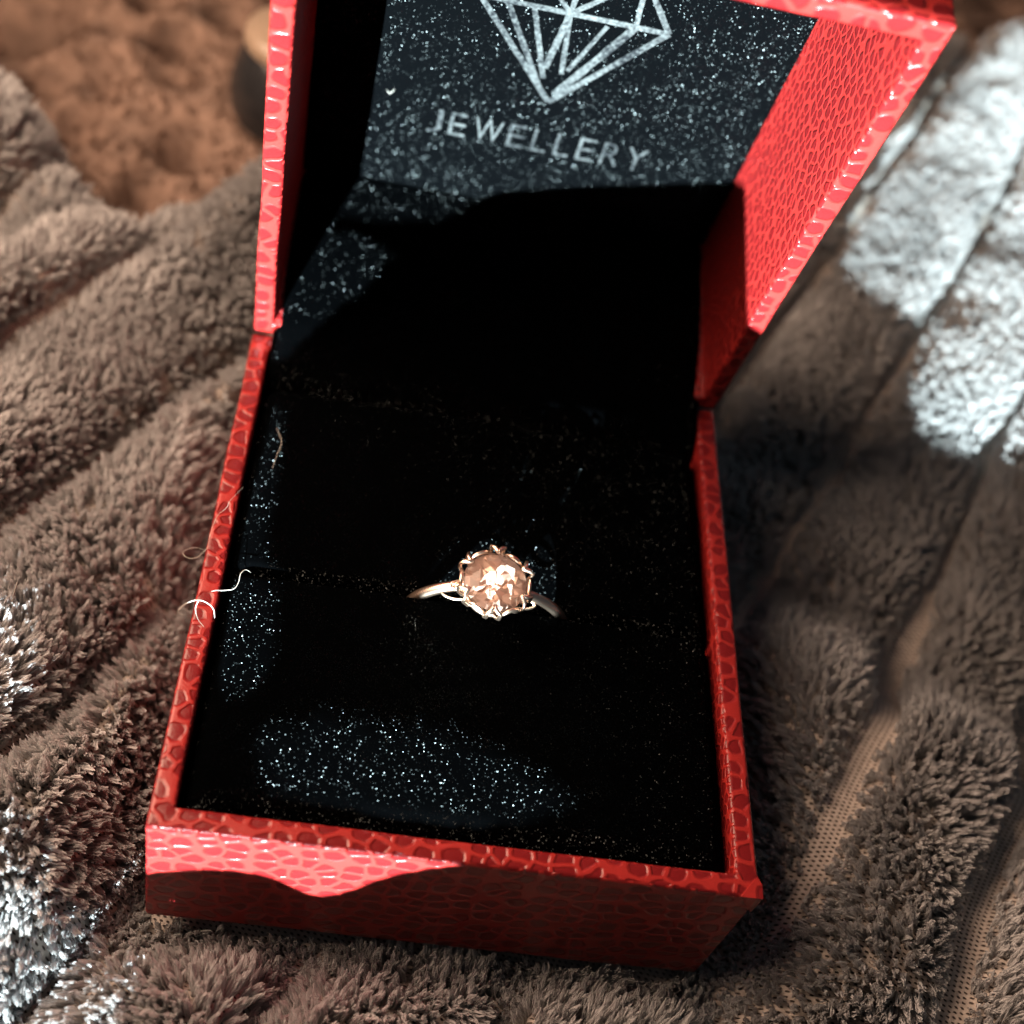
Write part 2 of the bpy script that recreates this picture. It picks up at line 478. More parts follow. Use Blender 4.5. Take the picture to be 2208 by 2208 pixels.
def in_view(x, y, z, margin):
    d_ = np.stack([x, y, z], -1) - CAM
    w_ = d_ @ FWD
    u_ = np.abs(d_ @ RIGHT) / w_ * 2898.694; v_ = np.abs(d_ @ DOWN) / w_ * 2898.694
    return (u_ < 1104 + margin) & (v_ < 1104 + margin), w_
def make_pile():
    tx, ty, tl, tn = [], [], [], []
    def sample(n, inside):
        x = rng.uniform(-108, 170, n); y = rng.uniform(-60, 208, n)
        e = edge_dist(x, y)
        ok = e > -4
        ok &= ~((x > 0.4) & (x < W - 0.4) & (y > 0.4) & (y < D - 0.4))
        v, r = rib(x, y)
        gap = 0.12 + smooth(45, 62, x) * (0.045 + 0.05 * smooth(60, 38, y)) + 0.03 * vnoise(x, y, 6, 9)
        dbx = np.hypot(np.maximum(np.maximum(-x, x - W), 0), np.maximum(np.maximum(-y, y - D), 0))
        gap = gap * smooth(5, 13, dbx)
        ok &= np.abs(r) < 1 - gap
        z = backing(x, y)
        iv, w_ = in_view(x, y, z, 140)
        ok &= iv if inside else ~iv
        return x[ok], y[ok], r[ok]
    A = 278 * 268
    sets = [(sample(int(A * 3.5), True), 7, 0.078, 5), (sample(int(A * 0.9), False), 4, 0.17, 4)]
    C0, CNT, RAD = [], [], []
    for (x, y, r), ns, rad, npt in sets:
        m_ = len(x)
        z = backing(x, y)
        n = bnormal(x, y)
        acr = np.stack([np.full(m_, SD[1]), np.full(m_, -SD[0]), np.zeros(m_)], -1)
        alo = np.stack([np.full(m_, SD[0]), np.full(m_, SD[1]), np.zeros(m_)], -1)
        ed = 1 - smooth(0.55, 0.85, np.abs(r))
        lean = 0.42 * vnoise(x, y, 12, 11) * (0.2 + 0.8 * ed) + rng.normal(0, 0.13, m_)
        lon = 0.55 * vnoise(x, y, 15, 12) - 0.15 + 0.30 * vnoise(x, y, 5, 13) + rng.normal(0, 0.13, m_)
        n = n * 0.55 + np.array([0, 0, 0.45])
        d = n + acr * lean[:, None] + alo * lon[:, None]
        d /= np.linalg.norm(d, axis=-1, keepdims=True)
        ln = (3.6 * (1 - 0.70 * r ** 4) * (1 - 0.45 * smooth(0.5, 0.76, np.abs(r)) * smooth(45, 62, x) * smooth(60, 38, y)) + 0.5 * vnoise(x, y, 6, 14)) * rng.uniform(0.80, 1.15, m_)
        e = edge_dist(x, y)
        tip = np.stack([x, y, z], -1) + d * ln[:, None]
        droop = rng.uniform(0.0, 0.5, m_) * (0.4 + np.abs(lean))
        root = np.stack([x, y, z], -1)
        # strands of one tuft: roots spread, tips gathered into a soft blunt point
        th = rng.uniform(0, 2 * math.pi, (m_, ns)); rd = np.sqrt(rng.uniform(0, 1, (m_, ns)))
        sp = (0.34 if ns > 4 else 0.4)
        ox = np.cos(th) * rd; oy = np.sin(th) * rd
        t1 = np.cross(d, alo); t1 /= np.linalg.norm(t1, axis=-1, keepdims=True)
        t2 = np.cross(d, t1)
        off = ox[..., None] * t1[:, None, :] + oy[..., None] * t2[:, None, :]
        lfac = 1 - 0.06 * rd ** 2 - rng.uniform(0, 0.16, (m_, ns))
        ts = np.linspace(0, 1, npt)
        pts = np.empty((m_, ns, npt, 3), np.float32)
        wig = rng.normal(0, 0.11, (m_, ns, 2))
        for k_, t_ in enumerate(ts):
            spread = sp * (0.9 + 0.25 * t_ - 0.75 * t_ ** 4)
            c = root[:, None, :] + d[:, None, :] * (ln[:, None] * lfac * t_)[..., None]
            c = c + off * spread
            c = c + (t1[:, None, :] * wig[..., :1] + t2[:, None, :] * wig[..., 1:]) * math.sin(math.pi * t_ * 1.5)
            c[..., 2] -= (droop[:, None] * t_ ** 2.5)
            pts[:, :, k_] = c
        C0.append(pts.reshape(-1, 3)); CNT.append(np.full(m_ * ns, npt, np.int32))
        prof = rad * np.array([0.75 + 0.40 * t_ - 0.55 * t_ ** 8 for t_ in ts], np.float32)
        RAD.append(np.tile(prof, m_ * ns))
    pts = np.concatenate(C0); cnt = np.concatenate(CNT); rad = np.concatenate(RAD)
    return pts, cnt, rad
def hair_object(name, pts, cnt, rad, material, parent=None):
    hc = bpy.data.hair_curves.new(name)
    hc.add_curves([int(c) for c in cnt])
    co = pts.astype(np.float32).copy(); co[:, 2] += ZO; co *= MM
    hc.attributes['position'].data.foreach_set('vector', co.ravel())
    ra = hc.attributes.get('radius') or hc.attributes.new('radius', 'FLOAT', 'POINT')
    ra.data.foreach_set('value', (rad * MM).astype(np.float32))
    hc.materials.append(material)
    o = bpy.data.objects.new(name, hc)
    COL.objects.link(o)
    if parent is not None:
        o.parent = parent
    return o
pile = hair_object('pile', *make_pile(), M_PILE, blanket)
pile['kind'] = 'stuff'

# ------------------------------------------------------------------ brown throw behind
tx = np.arange(-230, 330, 1.3); ty = np.arange(52, 400, 1.3)
TX, TY = np.meshgrid(tx, ty)
def throw_z(X, Y):
    # chunky fleece: round hollows between soft lumps
    r_ = np.random.default_rng(3)
    cell = 13.0
    f1 = np.full(X.shape, 1e9)
    ci, cj = np.floor(X / cell).astype(int), np.floor(Y / cell).astype(int)
    jit = r_.random((97, 89, 3))
    dep = np.zeros(X.shape)
    for di in (-1, 0, 1):
        for dj in (-1, 0, 1):
            a, b_ = ci + di, cj + dj
            jj = jit[a % 97, b_ % 89]
            px = (a + 0.15 + 0.7 * jj[..., 0]) * cell; py = (b_ + 0.15 + 0.7 * jj[..., 1]) * cell
            dd = np.hypot(X - px, Y - py)
            dep = np.maximum(dep, (0.35 + 0.65 * jj[..., 2]) * np.exp(-(dd / 4.6) ** 2))
    z = -25.0 - 10.0 * dep + 0.35 * vnoise(X, Y, 4.2, 21) + 2.5 * vnoise(X, Y, 28, 22)
    z -= 22 * np.exp(-(np.hypot(X + 52, Y - 150) / 9.0) ** 2)
    return z
th_me = grid_mesh(TX, TY, throw_z(TX, TY))
throw = link('throw', th_me, M_THROW, smooth=True)
tag(throw, 'brown bumpy fleece throw lying out of focus behind the plush blanket', 'throw')
def throw_pile():
    n = 42000
    x = rng.uniform(-120, 200, n); y = rng.uniform(60, 260, n)
    ok = edge_dist(x, y) < -1
    x, y = x[ok], y[ok]; n = len(x)
    z = throw_z(x, y)
    d = np.stack([rng.normal(0, 0.5, n), rng.normal(0, 0.5, n), np.ones(n)], -1); d /= np.linalg.norm(d, axis=-1, keepdims=True)
    ln = rng.uniform(0.8, 1.5, n)
    pts = np.empty((n, 4, 3), np.float32)
    for k_, t_ in enumerate(np.linspace(0, 1, 4)):
        pts[:, k_] = np.stack([x, y, z], -1) + d * (ln * t_)[:, None] + rng.normal(0, 0.12, (n, 3)) * t_
    return pts.reshape(-1, 3), np.full(n, 4, np.int32), np.tile(np.array([0.22, 0.2, 0.15, 0.07], np.float32), n)
tp = hair_object('nap', *throw_pile(), M_TFIB, throw)
tp['kind'] = 'stuff'

# ------------------------------------------------------------------ ring box
box = empty('ring_box', P(W / 2, D / 2, -HB))
tag(box, 'open red scale-embossed ring box lined with black velvet, on the plush blanket', 'ring box')

def shell(x1, y1, h, t_, floor_t, to_world, uv_in=1.0, uv_out=1.0, seed=0, wob=0.10):
    # open tray: outer x1 by y1 by h, rim at height 0, closed below; gently uneven, softly rounded edges
    bm = bmesh.new()
    def quad(a, b_, c, d_, nu, nv):
        g = [[None] * (nu + 1) for _ in range(nv + 1)]
        for j in range(nv + 1):
            for i in range(nu + 1):
                s_, r_ = i / nu, j / nv
                p_ = (1 - r_) * ((1 - s_) * np.array(a) + s_ * np.array(b_)) + r_ * ((1 - s_) * np.array(d_) + s_ * np.array(c))
                g[j][i] = bm.verts.new(p_)
        for j in range(nv):
            for i in range(nu):
                bm.faces.new((g[j][i], g[j][i + 1], g[j + 1][i + 1], g[j + 1][i]))
    f = -h + floor_t
    n1 = 14; n2 = 4
    o = [(0, 0), (x1, 0), (x1, y1), (0, y1)]
    q = [(t_, t_), (x1 - t_, t_), (x1 - t_, y1 - t_), (t_, y1 - t_)]
    for k_ in range(4):
        a, b_ = o[k_], o[(k_ + 1) % 4]
        c, d_ = q[k_], q[(k_ + 1) % 4]
        quad((*a, -h), (*b_, -h), (*b_, 0), (*a, 0), n1, n2)            # outside
        quad((*a, 0), (*b_, 0), (*d_, 0), (*c, 0), n1, 1)               # rim
        quad((*c, 0), (*d_, 0), (*d_, f), (*c, f), n1, n2)              # inside
    quad((*q[0], f), (*q[1], f), (*q[2], f), (*q[3], f), n1, n1)
    quad((*o[3], -h), (*o[2], -h), (*o[1], -h), (*o[0], -h), n1, n1)
    bmesh.ops.remove_doubles(bm, verts=bm.verts, dist=1e-4)
    bmesh.ops.recalc_face_normals(bm, faces=bm.faces)
    sharp = [e for e in bm.edges if len(e.link_faces) == 2 and e.calc_face_angle() > 0.6]
    bmesh.ops.bevel(bm, geom=sharp, offset=0.42, segments=3, profile=0.6, affect='EDGES', clamp_overlap=True)
    uvl = bm.loops.layers.uv.new('UVMap')
    bm.normal_update()
    for f_ in bm.faces:
        n = f_.normal
        ax = max(range(3), key=lambda i: abs(n[i]))
        ctr = f_.calc_center_median()
        inner = (t_ * 0.9 < ctr.x < x1 - t_ * 0.9) and (t_ * 0.9 < ctr.y < y1 - t_ * 0.9)
        sc = uv_in if inner else uv_out
        for lp in f_.loops:
            c = lp.vert.co
            if ax == 0: a, b_ = c.y, c.z
            elif ax == 1: a, b_ = c.x, c.z
            else: a, b_ = c.x, c.y
            if ax != 2:                       # keep the pattern running over the edge onto the rim
                pass
            lp[uvl].uv = (a * sc / 1.12 + seed + 7.3 * ax, b_ * sc + seed)
        f_.smooth = True
    for v in bm.verts:
        c = v.co
        k_ = Vector((c.x / 9 + seed, c.y / 9, c.z / 9))
        v.co = c + Vector((noise.noise(k_), noise.noise(k_ + Vector((31, 0, 0))), noise.noise(k_ + Vector((0, 57, 0))))) * wob
    for v in bm.verts:
        v.co = P(*to_world(v.co.x, v.co.y, v.co.z))
    me = bpy.data.meshes.new('mesh')
    bm.to_mesh(me); bm.free()
    return me

base = link('base', shell(W, D, HB, T, 2.0, lambda x, y, z: (x, y, z), uv_in=0.9, uv_out=0.56, seed=3.0), M_RED, box)
lid = link('lid', shell(W, LL, HL + T, T, T - 0.7, lambda x, y, z: lidp(x, y, -z), uv_in=0.80, uv_out=0.52, seed=11.0), M_RED, box)
for o_ in (base, lid):
    o_.data.flip_normals() if o_ is lid else None
# the wrap's paper fold at one corner of the base
fv = [(W - T * 0.9, -0.10, 0.12), (W + 0.10, -0.08, 0.16), (W + 0.16, T * 0.55, 0.12), (W - 0.2, T * 0.95, 0.14), (W - 0.05, -0.14, -2.6), (W + 0.14, 0.9, -2.2)]
cf = bmesh.new()
vs_ = [cf.verts.new(P(*v)) for v in fv]
cf.faces.new((vs_[0], vs_[1], vs_[2], vs_[3])); cf.faces.new((vs_[0], vs_[4], vs_[1])); cf.faces.new((vs_[1], vs_[4], vs_[5], vs_[2]))
ul = cf.loops.layers.uv.new('UVMap')
for f_ in cf.faces:
    for lp in f_.loops: lp[ul].uv = (lp.vert.co.x * 400, lp.vert.co.y * 400)
cfm = bpy.data.meshes.new('mesh'); cf.to_mesh(cfm); cf.free()
cfo = link('corner_fold', cfm, M_RED, base)
sm = cfo.modifiers.new('thickness', 'SOLIDIFY'); sm.thickness = 0.00018; sm.offset = 0

# velvet cushions, front and back of the slit
def cushion(y0, y1, seed, ra, rb):
    nx, ny = 96, 48
    x0, x1 = T + 0.15, W - T - 0.15
    s_ = np.linspace(0, 1, nx); r_ = np.linspace(0, 1, ny)
    S, R_ = np.meshgrid(s_, r_)
    S2 = 0.5 - 0.5 * np.cos(math.pi * S); R2 = 0.5 - 0.5 * np.cos(math.pi * R_)
    X = x0 + (x1 - x0) * S2; Y = y0 + (y1 - y0) * R2
    dx = np.minimum(X - x0, x1 - X); dy = np.minimum(Y - y0, y1 - Y)
    rd = 2.2
    rdy = np.where(Y < (y0 + y1) / 2, ra, rb)
    fx = 1 - np.clip(1 - dx / rd, 0, 1) ** 2; fy = 1 - np.clip(1 - dy / rdy, 0, 1) ** 2
    Z = -3.6 + 3.6 * np.sqrt(np.clip(fx, 0, 1)) * np.sqrt(np.clip(fy, 0, 1)) - 0.35
    Z += 1.1 * np.sin(math.pi * S2) ** 0.6 * np.sin(math.pi * R2) ** 0.35
    Z += 0.10 * vnoise(X, Y, 6, seed)
    Z[0] = Z[-1] = -9; Z[:, 0] = Z[:, -1] = -9
    return grid_mesh(X, Y, Z)
link('cushion', cushion(T + 0.1, 26.82, 31, 2.2, 0.8), M_VEL, box, True)
link('cushion', cushion(26.98, 51.6, 32, 0.8, 1.6), M_VEL, box, True)
# velvet that runs from behind the cushion over the hinge onto the lid's lower wall
prof = [(51.9, -8), (52.0, -2.6), (52.6, -1.0), (54, 0.15), (56, 1.0), (58, 2.0), (61, 2.9), (65, 4.0), (70, 5.3), (75, 6.4), (78.2, 7.1)]
nx = 70
xs_ = T + 0.12 + (W - 2 * T - 0.24) * (0.5 - 0.5 * np.cos(math.pi * np.linspace(0, 1, nx)))
pt = np.array(prof); tt = np.linspace(0, len(prof) - 1, 60)
py = np.interp(tt, range(len(prof)), pt[:, 0]); pz = np.interp(tt, range(len(prof)), pt[:, 1])
HX, HY = np.meshgrid(xs_, py); HZ = np.repeat(pz[:, None], nx, 1)
dx = np.minimum(HX - T, W - T - HX)
HZ = HZ + 0.35 - 1.6 * np.clip(1 - dx / 1.6, 0, 1) ** 2 + 0.12 * vnoise(HX, HY, 7, 40)
link('hinge_lining', grid_mesh(HX, HY, HZ), M_VEL, box, True)

# lining panel of the lid
nx, ny = 80, 80
LX, LS = np.meshgrid(np.linspace(T + 0.02, W - T - 0.02, nx), np.linspace(T * 0.6, LL - T - 0.02, ny))
de = np.minimum(np.minimum(LX - T, W - T - LX), np.minimum(LS - T * 0.6, LL - T - LS))
LD = HL + 0.4 * np.clip(1 - de / 0.9, 0, 1) ** 2 + 0.05 * vnoise(LX, LS, 8, 50)
PX = LX; PY = D + LS * U[1] + LD * NN[1]; PZ = LS * U[2] + LD * NN[2]
lm = grid_mesh(PX, PY, PZ)
lm.flip_normals()
lining = link('lining', lm, M_VELL, lid, True)

# foil-stamped brilliant on the lining
EC = 27.0; GS = 31.85; AP = (26.95, 19.9); HW = 9.5; TS = 37.6; TW = 5.6
nodes_ = {'L': (EC - HW, GS), 'R': (EC + HW, GS), 'A': AP, 'n1': (22.9, GS), 'n2': (26.5, GS), 'n3': (33.1, GS), 'n0': (20.2, GS),
          'TL': (EC - TW, TS), 'TR': (EC + TW, TS), 'TM': (EC - 0.3, TS), 'Rm': (33.2, TS - 2.6)}
strokes = [('L', 'A', 0.62), ('R', 'A', 0.66), ('L', 'R', 0.60), ('n2', 'A2', 0.70), ('n3', 'A3', 0.85), ('n1', 'A1', 0.55), ('n0', 'A0', 0.6),
           ('n2', 'B2', 0.5), ('q1', 'B3', 0.45), ('L', 'TL', 0.6), ('TL', 'TR', 0.6), ('TR', 'R', 0.6), ('n0', 'TL', 0.45), ('TL', 'n2', 0.5),
           ('n2', 'TR', 0.5), ('n3', 'TR', 0.5), ('n2', 'TM', 0.5)]
nodes_.update({'A0': (25.5, 21.8), 'A1': (25.7, 23.0), 'A2': (25.6, 24.4), 'A3': (27.3, 21.0), 'B2': (27.4, 24.0), 'q1': (30.4, GS - 0.6), 'B3': (27.9, 24.6)})
bm = bmesh.new()
for si, (a, b_, wd) in enumerate(strokes):
    pa, pb = np.array(nodes_[a]), np.array(nodes_[b_])
    dr = (pb - pa) / np.linalg.norm(pb - pa); pr = np.array([-dr[1], dr[0]])
    n = 26
    rows = []
    for i in range(n + 1):
        c = pa + (pb - pa) * i / n
        w1 = wd / 2 * (1 + 0.22 * noise.noise(Vector((si * 3.1, i * 0.35, 0)))); w2 = wd / 2 * (1 + 0.22 * noise.noise(Vector((si * 3.1, i * 0.35, 9))))
        top = HL - 0.07 - 0.0011 * si
        l0 = c + pr * w1; l1 = c - pr * w2
        rows.append([bm.verts.new(P(*lidp(*l0, HL + 0.1))), bm.verts.new(P(*lidp(*l0, top))), bm.verts.new(P(*lidp(*l1, top))), bm.verts.new(P(*lidp(*l1, HL + 0.1)))])
    for i in range(n):
        for k_ in range(3):
            bm.faces.new((rows[i][k_], rows[i][k_ + 1], rows[i + 1][k_ + 1], rows[i + 1][k_]))
me = bpy.data.meshes.new('mesh'); bm.to_mesh(me); bm.free()
em = link('emblem', me, M_FOIL, lid)
em['label'] = 'silver outline of a cut diamond stamped on the lining'

# the word under it, letter by letter
def letter_mesh(ch):
    cu = bpy.data.curves.new('letter', 'FONT')
    cu.body = ch; cu.size = 1.0; cu.extrude = 0.02; cu.offset = -0.010
    cu.resolution_u = 6
    ob = bpy.data.objects.new('tmp', cu); COL.objects.link(ob)
    dg = bpy.context.evaluated_depsgraph_get()
    me_ = bpy.data.meshes.new_from_object(ob.evaluated_get(dg))
    bpy.data.objects.remove(ob, do_unlink=True); bpy.data.curves.remove(cu)
    return me_
word = 'JEWELLERY'
cache = {}
adv = {'J': 2.05, 'E': 2.42, 'W': 3.35, 'L': 2.25, 'R': 2.45, 'Y': 2.5}
wid = {'J': 1.35, 'E': 1.65, 'W': 2.75, 'L': 1.5, 'R': 1.85, 'Y': 2.0}
xpos = 15.0
sc_tot = 24.2 / (sum(adv[c] for c in word) - 0.6)
for ch in word:
    me_ = letter_mesh(ch)
    co = np.array([v.co[:] for v in me_.vertices])
    mn, mx_ = co.min(0), co.max(0)
    wx = wid[ch] * sc_tot
    for v, c in zip(me_.vertices, co):
        x = xpos + (c[0] - mn[0]) / (mx_[0] - mn[0]) * wx
        s_ = 12.35 + (c[1] - mn[1]) / (mx_[1] - mn[1]) * 3.35
        d_ = HL - 0.06 if c[2] > 0 else HL + 0.1
        v.co = P(*lidp(x, s_, d_))
    me_.materials.clear()
    lo = link('letter', me_, M_FOIL, lid)
    lo['label'] = 'silver stamped capital ' + ch
    xpos += adv[ch] * sc_tot

# ------------------------------------------------------------------ ring
tilt = math.radians(8)
GA = np.array([0, -math.sin(tilt), math.cos(tilt)])     # up through the stone
GB = np.array([0, math.cos(tilt), math.sin(tilt)])      # towards the hinge in the stone's plane
GXv = np.array([1.0, 0, 0])
G0 = np.array([26.75, 25.3, 5.5])                        # centre of the girdle
def gp(r, th, h):
    return G0 + GXv * (r * math.cos(th)) + GB * (r * math.sin(th)) + GA * h
ring = empty('ring', P(26.75, 26.9, -0.5))
tag(ring, 'rose gold ring with one round peach stone, standing in the velvet slit', 'ring')
# shank
RC = 8.1
rc = G0 - GA * (1.95 + RC) + GB * 0.6 + GXv * 0.55
pts = []; rad = []
for i in range(72):
    a = 2 * math.pi * i / 72
    pts.append(rc + RC * (GXv * math.cos(a) + GA * math.sin(a)))
    top = max(0, math.sin(a))
    rad.append(0.38 + 0.10 * (1 - top ** 3))
v_, f_ = tube(pts, rad, 12, closed=True, flat=1.25, up=tuple(GB))
link('shank', mesh_from(v_, f_), M_GOLD, ring, True)
# stone: faceted brilliant
def brilliant(Rg):
    n = 16
    V = []; F = []; mi = []
    tr, ch, gh, pd = Rg * 0.56, Rg * 0.33, Rg * 0.04, Rg * 0.86
    def add(p_): V.append(p_); return len(V) - 1
    table = [add(gp(tr, 2 * math.pi * (i + 0.5) / 8, ch)) for i in range(8)]
    star = [add(gp(Rg * 0.79, 2 * math.pi * i / 8, ch * 0.56)) for i in range(8)]
    gt = [add(gp(Rg, 2 * math.pi * i / 16, gh)) for i in range(16)]
    gb = [add(gp(Rg, 2 * math.pi * i / 16, -gh)) for i in range(16)]
    pm = [add(gp(Rg * 0.42, 2 * math.pi * (i + 0.5) / 8, -pd * 0.62)) for i in range(8)]
    cu = add(gp(0, 0, -pd))
    F.append(tuple(table)); mi.append(0)
    for i in range(8):
        a, b_ = table[i - 1], table[i]; s0 = star[i]; s1 = star[(i + 1) % 8]
        F.append((a, s0, b_)); mi.append(0)
        F.append((b_, s0, gt[(2 * i + 1) % 16], s1)); mi.append(0)
        F.append((s0, gt[2 * i], gt[(2 * i + 1) % 16])); mi.append(0)
        F.append((s0, gt[(2 * i - 1) % 16], gt[2 * i])); mi.append(0)
        for j in (2 * i, 2 * i + 1):
            F.append((gt[j % 16], gb[j % 16], gb[(j + 1) % 16], gt[(j + 1) % 16])); mi.append(0)
            F.append((gb[j % 16], pm[i], gb[(j + 1) % 16])); mi.append(0)
        F.append((pm[i], pm[i - 1], gb[2 * i])); mi.append(0)
        F.append((pm[i], cu, pm[i - 1])); mi.append(0)
    return V, F, mi
V, F, mi = brilliant(3.05)
gme = mesh_from(V, F)
bm = bmesh.new(); bm.from_mesh(gme); bmesh.ops.recalc_face_normals(bm, faces=bm.faces); bm.to_mesh(gme); bm.free()
gem = link('gem', gme, [M_GEM], ring)
gem['label'] = 'round faceted peach stone'
# its back facets: a shallow faceted bowl
gr = random.Random(5)
rings_ = [(2.98, -0.08, 32), (2.5, -0.22, 32), (1.9, -0.34, 24), (1.3, -0.44, 24), (0.75, -0.52, 16), (0.35, -0.56, 8)]
bm = bmesh.new(); loops_ = []
for ri, (r, h, n) in enumerate(rings_):
    j = 0.0 if ri == 0 else 1.0
    loops_.append([bm.verts.new(P(*gp(r * (1 + 0.10 * j * gr.uniform(-1, 1)), 2 * math.pi * (i + 0.5 * (ri % 2)) / n + 0.12 * j * gr.uniform(-1, 1), h + 0.24 * j * gr.uniform(-1, 1)))) for i in range(n)])
cv0 = bm.verts.new(P(*gp(0, 0, -0.62)))
for la, lb in zip(loops_[:-1], loops_[1:]):
    na, nb = len(la), len(lb)
    i = j = 0
    while i < na or j < nb:
        if j >= nb or (i < na and i / na <= j / nb):
            bm.faces.new((la[i % na], la[(i + 1) % na], lb[j % nb])); i += 1
        else:
            bm.faces.new((la[i % na], lb[(j + 1) % nb], lb[j % nb])); j += 1
for i in range(len(loops_[-1])):
    bm.faces.new((loops_[-1][i], loops_[-1][(i + 1) % len(loops_[-1])], cv0))
bmesh.ops.recalc_face_normals(bm, faces=bm.faces)
pme = bpy.data.meshes.new('mesh'); bm.to_mesh(pme); bm.free()
link('pavilion', pme, M_PAV, gem)
# prongs: V-shaped claws, six round the stone
for k_ in range(6):
    th = math.radians(-90 + 60 * k_)
    Vv = []; Ff = []
    for sgn in (-1, 1):
        a1 = th + sgn * math.radians(9.5)
        pth = [gp(2.70, th, 0.70), gp(3.02, th + sgn * 0.03, 0.60), gp(3.40, th + sgn * 0.10, 0.50), gp(3.62, a1 + sgn * 0.02, 0.42), gp(3.58, a1, -0.35), gp(2.9, th + sgn * 0.2, -1.5), gp(1.7, th + sgn * 0.12, -2.7), gp(1.35, th, -3.1)]
        v_, f_ = tube(pth, [0.13, 0.24, 0.22, 0.16, 0.20, 0.22, 0.24, 0.24], 8)
        b0 = len(Vv); Vv += v_; Ff += [tuple(i + b0 for i in q_) for q_ in f_]
    link('prong', mesh_from(Vv, Ff), M_GOLD, ring, True)
    # a lower scalloped claw between each pair
    t2_ = th + math.radians(30)
    pth = [gp(3.28, t2_ - 0.30, -0.35), gp(3.26, t2_ - 0.20, -0.08), gp(3.22, t2_ - 0.09, 0.08), gp(3.20, t2_, 0.12), gp(3.22, t2_ + 0.09, 0.08), gp(3.26, t2_ + 0.20, -0.08), gp(3.28, t2_ + 0.30, -0.35)]
    v_, f_ = tube(pth, [0.14, 0.18, 0.20, 0.20, 0.20, 0.18, 0.14], 8)
    link('claw', mesh_from(v_, f_), M_GOLD, ring, True)
# basket ring under the stone
pth = [gp(2.35, 2 * math.pi * i / 40, -2.0) for i in range(40)]
v_, f_ = tube(pth, 0.26, 8, closed=True)
link('basket', mesh_from(v_, f_), M_GOLD, ring, True)
# open leaf-shaped loops beside the basket
for sx in (-1, 1):
    for (y_, z_, ln_, ang) in ((0.1, -2.2, 2.2, 6), (-0.3, -2.6, 2.9, -4)):
        pth = []
        for i in range(28):
            a = 2 * math.pi * i / 28
            lx = 1.6 + ln_ * (0.5 - 0.5 * math.cos(a))
            ly = 0.55 * math.sin(a) * abs(math.sin(a)) ** 0.3
            pth.append(G0 + GXv * sx * lx + GB * (y_ + ly * 0.9 + 0.08 * lx) + GA * (z_ + ly * 0.25 - 0.14 * lx + math.radians(ang) * lx))
        v_, f_ = tube(pth, 0.11, 7, closed=True)
        link('gallery_loop', mesh_from(v_, f_), M_GOLD, ring, True)

# ------------------------------------------------------------------ dark rounded pot behind the lid
jc = on_ground(556, 165, -20)
jar = empty('pot', P(jc[0], jc[1], -28))
tag(jar, 'dark glossy rounded pot, mostly hidden behind the left edge of the raised lid', 'pot')
def lathe(prof, c, seg=48):
    verts, faces = [], []
    for (r, h) in prof:
        for k_ in range(seg):
            a = 2 * math.pi * k_ / seg
            verts.append((c[0] + r * math.cos(a), c[1] + r * math.sin(a), c[2] + h))
    for i in range(len(prof) - 1):
        for k_ in range(seg):
            faces.append((i * seg + k_, i * seg + (k_ + 1) % seg, (i + 1) * seg + (k_ + 1) % seg, (i + 1) * seg + k_))
    faces.append(tuple((len(prof) - 1) * seg + k_ for k_ in range(seg)))
    return verts, faces
v_, f_ = lathe([(6.5, 0), (8.2, 0.8), (9.6, 4), (9.8, 8), (9.0, 12), (7.6, 14.6), (7.2, 15.2)], (jc[0], jc[1], -28))
link('body', mesh_from(v_, f_), M_JAR, jar, True)
v_, f_ = lathe([(7.9, 15.25), (8.1, 15.8), (7.9, 17.3), (6.6, 18.2), (0.4, 18.6)], (jc[0], jc[1], -28))
link('cap', mesh_from(v_, f_), plain('highlight_tone', (0.30, 0.22, 0.16), 0.3), jar, True)  # warm tone stands in for the highlight on the pot's top

# ------------------------------------------------------------------ lint
def lint(label, pts, r=0.05):
    # smooth the rough points
    p_ = np.array(pts, float)
    t_ = np.linspace(0, len(p_) - 1, len(p_) * 9)
    out = []
    for x in t_:
        i = min(int(x), len(p_) - 2); f = x - i
        p0, p1, p2, p3 = p_[max(i - 1, 0)], p_[i], p_[i + 1], p_[min(i + 2, len(p_) - 1)]
        out.append(0.5 * ((2 * p1) + (-p0 + p2) * f + (2 * p0 - 5 * p1 + 4 * p2 - p3) * f * f + (-p0 + 3 * p1 - 3 * p2 + p3) * f ** 3))
    n = len(out)
    v_, f_ = tube(out, [r * (0.45 + 0.55 * min(1, 4 * i / n, 4 * (n - i) / n)) for i in range(n)], 6)
    o = link('lint_fibre', mesh_from(v_, f_), M_LINT, None, True)
    return tag(o, label, 'lint', 'lint fibres caught on the box')
def im(u_, v_, z): return on_ground(u_, v_, z)
lint('thick pale hooked lint fibre looping out over the left rim of the box base',
     [im(385, 1183, 0.2), im(373, 1167, 0.5), im(369, 1148, 1.2), im(374, 1133, 1.7), im(366, 1133, 1.7), im(355, 1137, 1.4), im(344, 1144, 0.9), im(336, 1155, 0.4), im(347, 1162, 0.1)], 0.05)
lint('pale arched lint fibre bending down from the left rim towards the velvet',
     [im(368, 1133, 1.8), im(380, 1133, 1.7), im(393, 1139, 1.4), im(403, 1150, 0.9), im(405, 1166, 0.4)], 0.048)
lint('pale S-shaped lint fibre lying from the left rim onto the velvet cushion',
     [im(398, 1116, 0.3), im(408, 1114, 0.7), im(422, 1114, 1.0), im(441, 1111, 1.0), im(450, 1099, 1.0), im(454, 1083, 1.1), im(463, 1075, 1.0), im(473, 1080, 0.7)], 0.033)
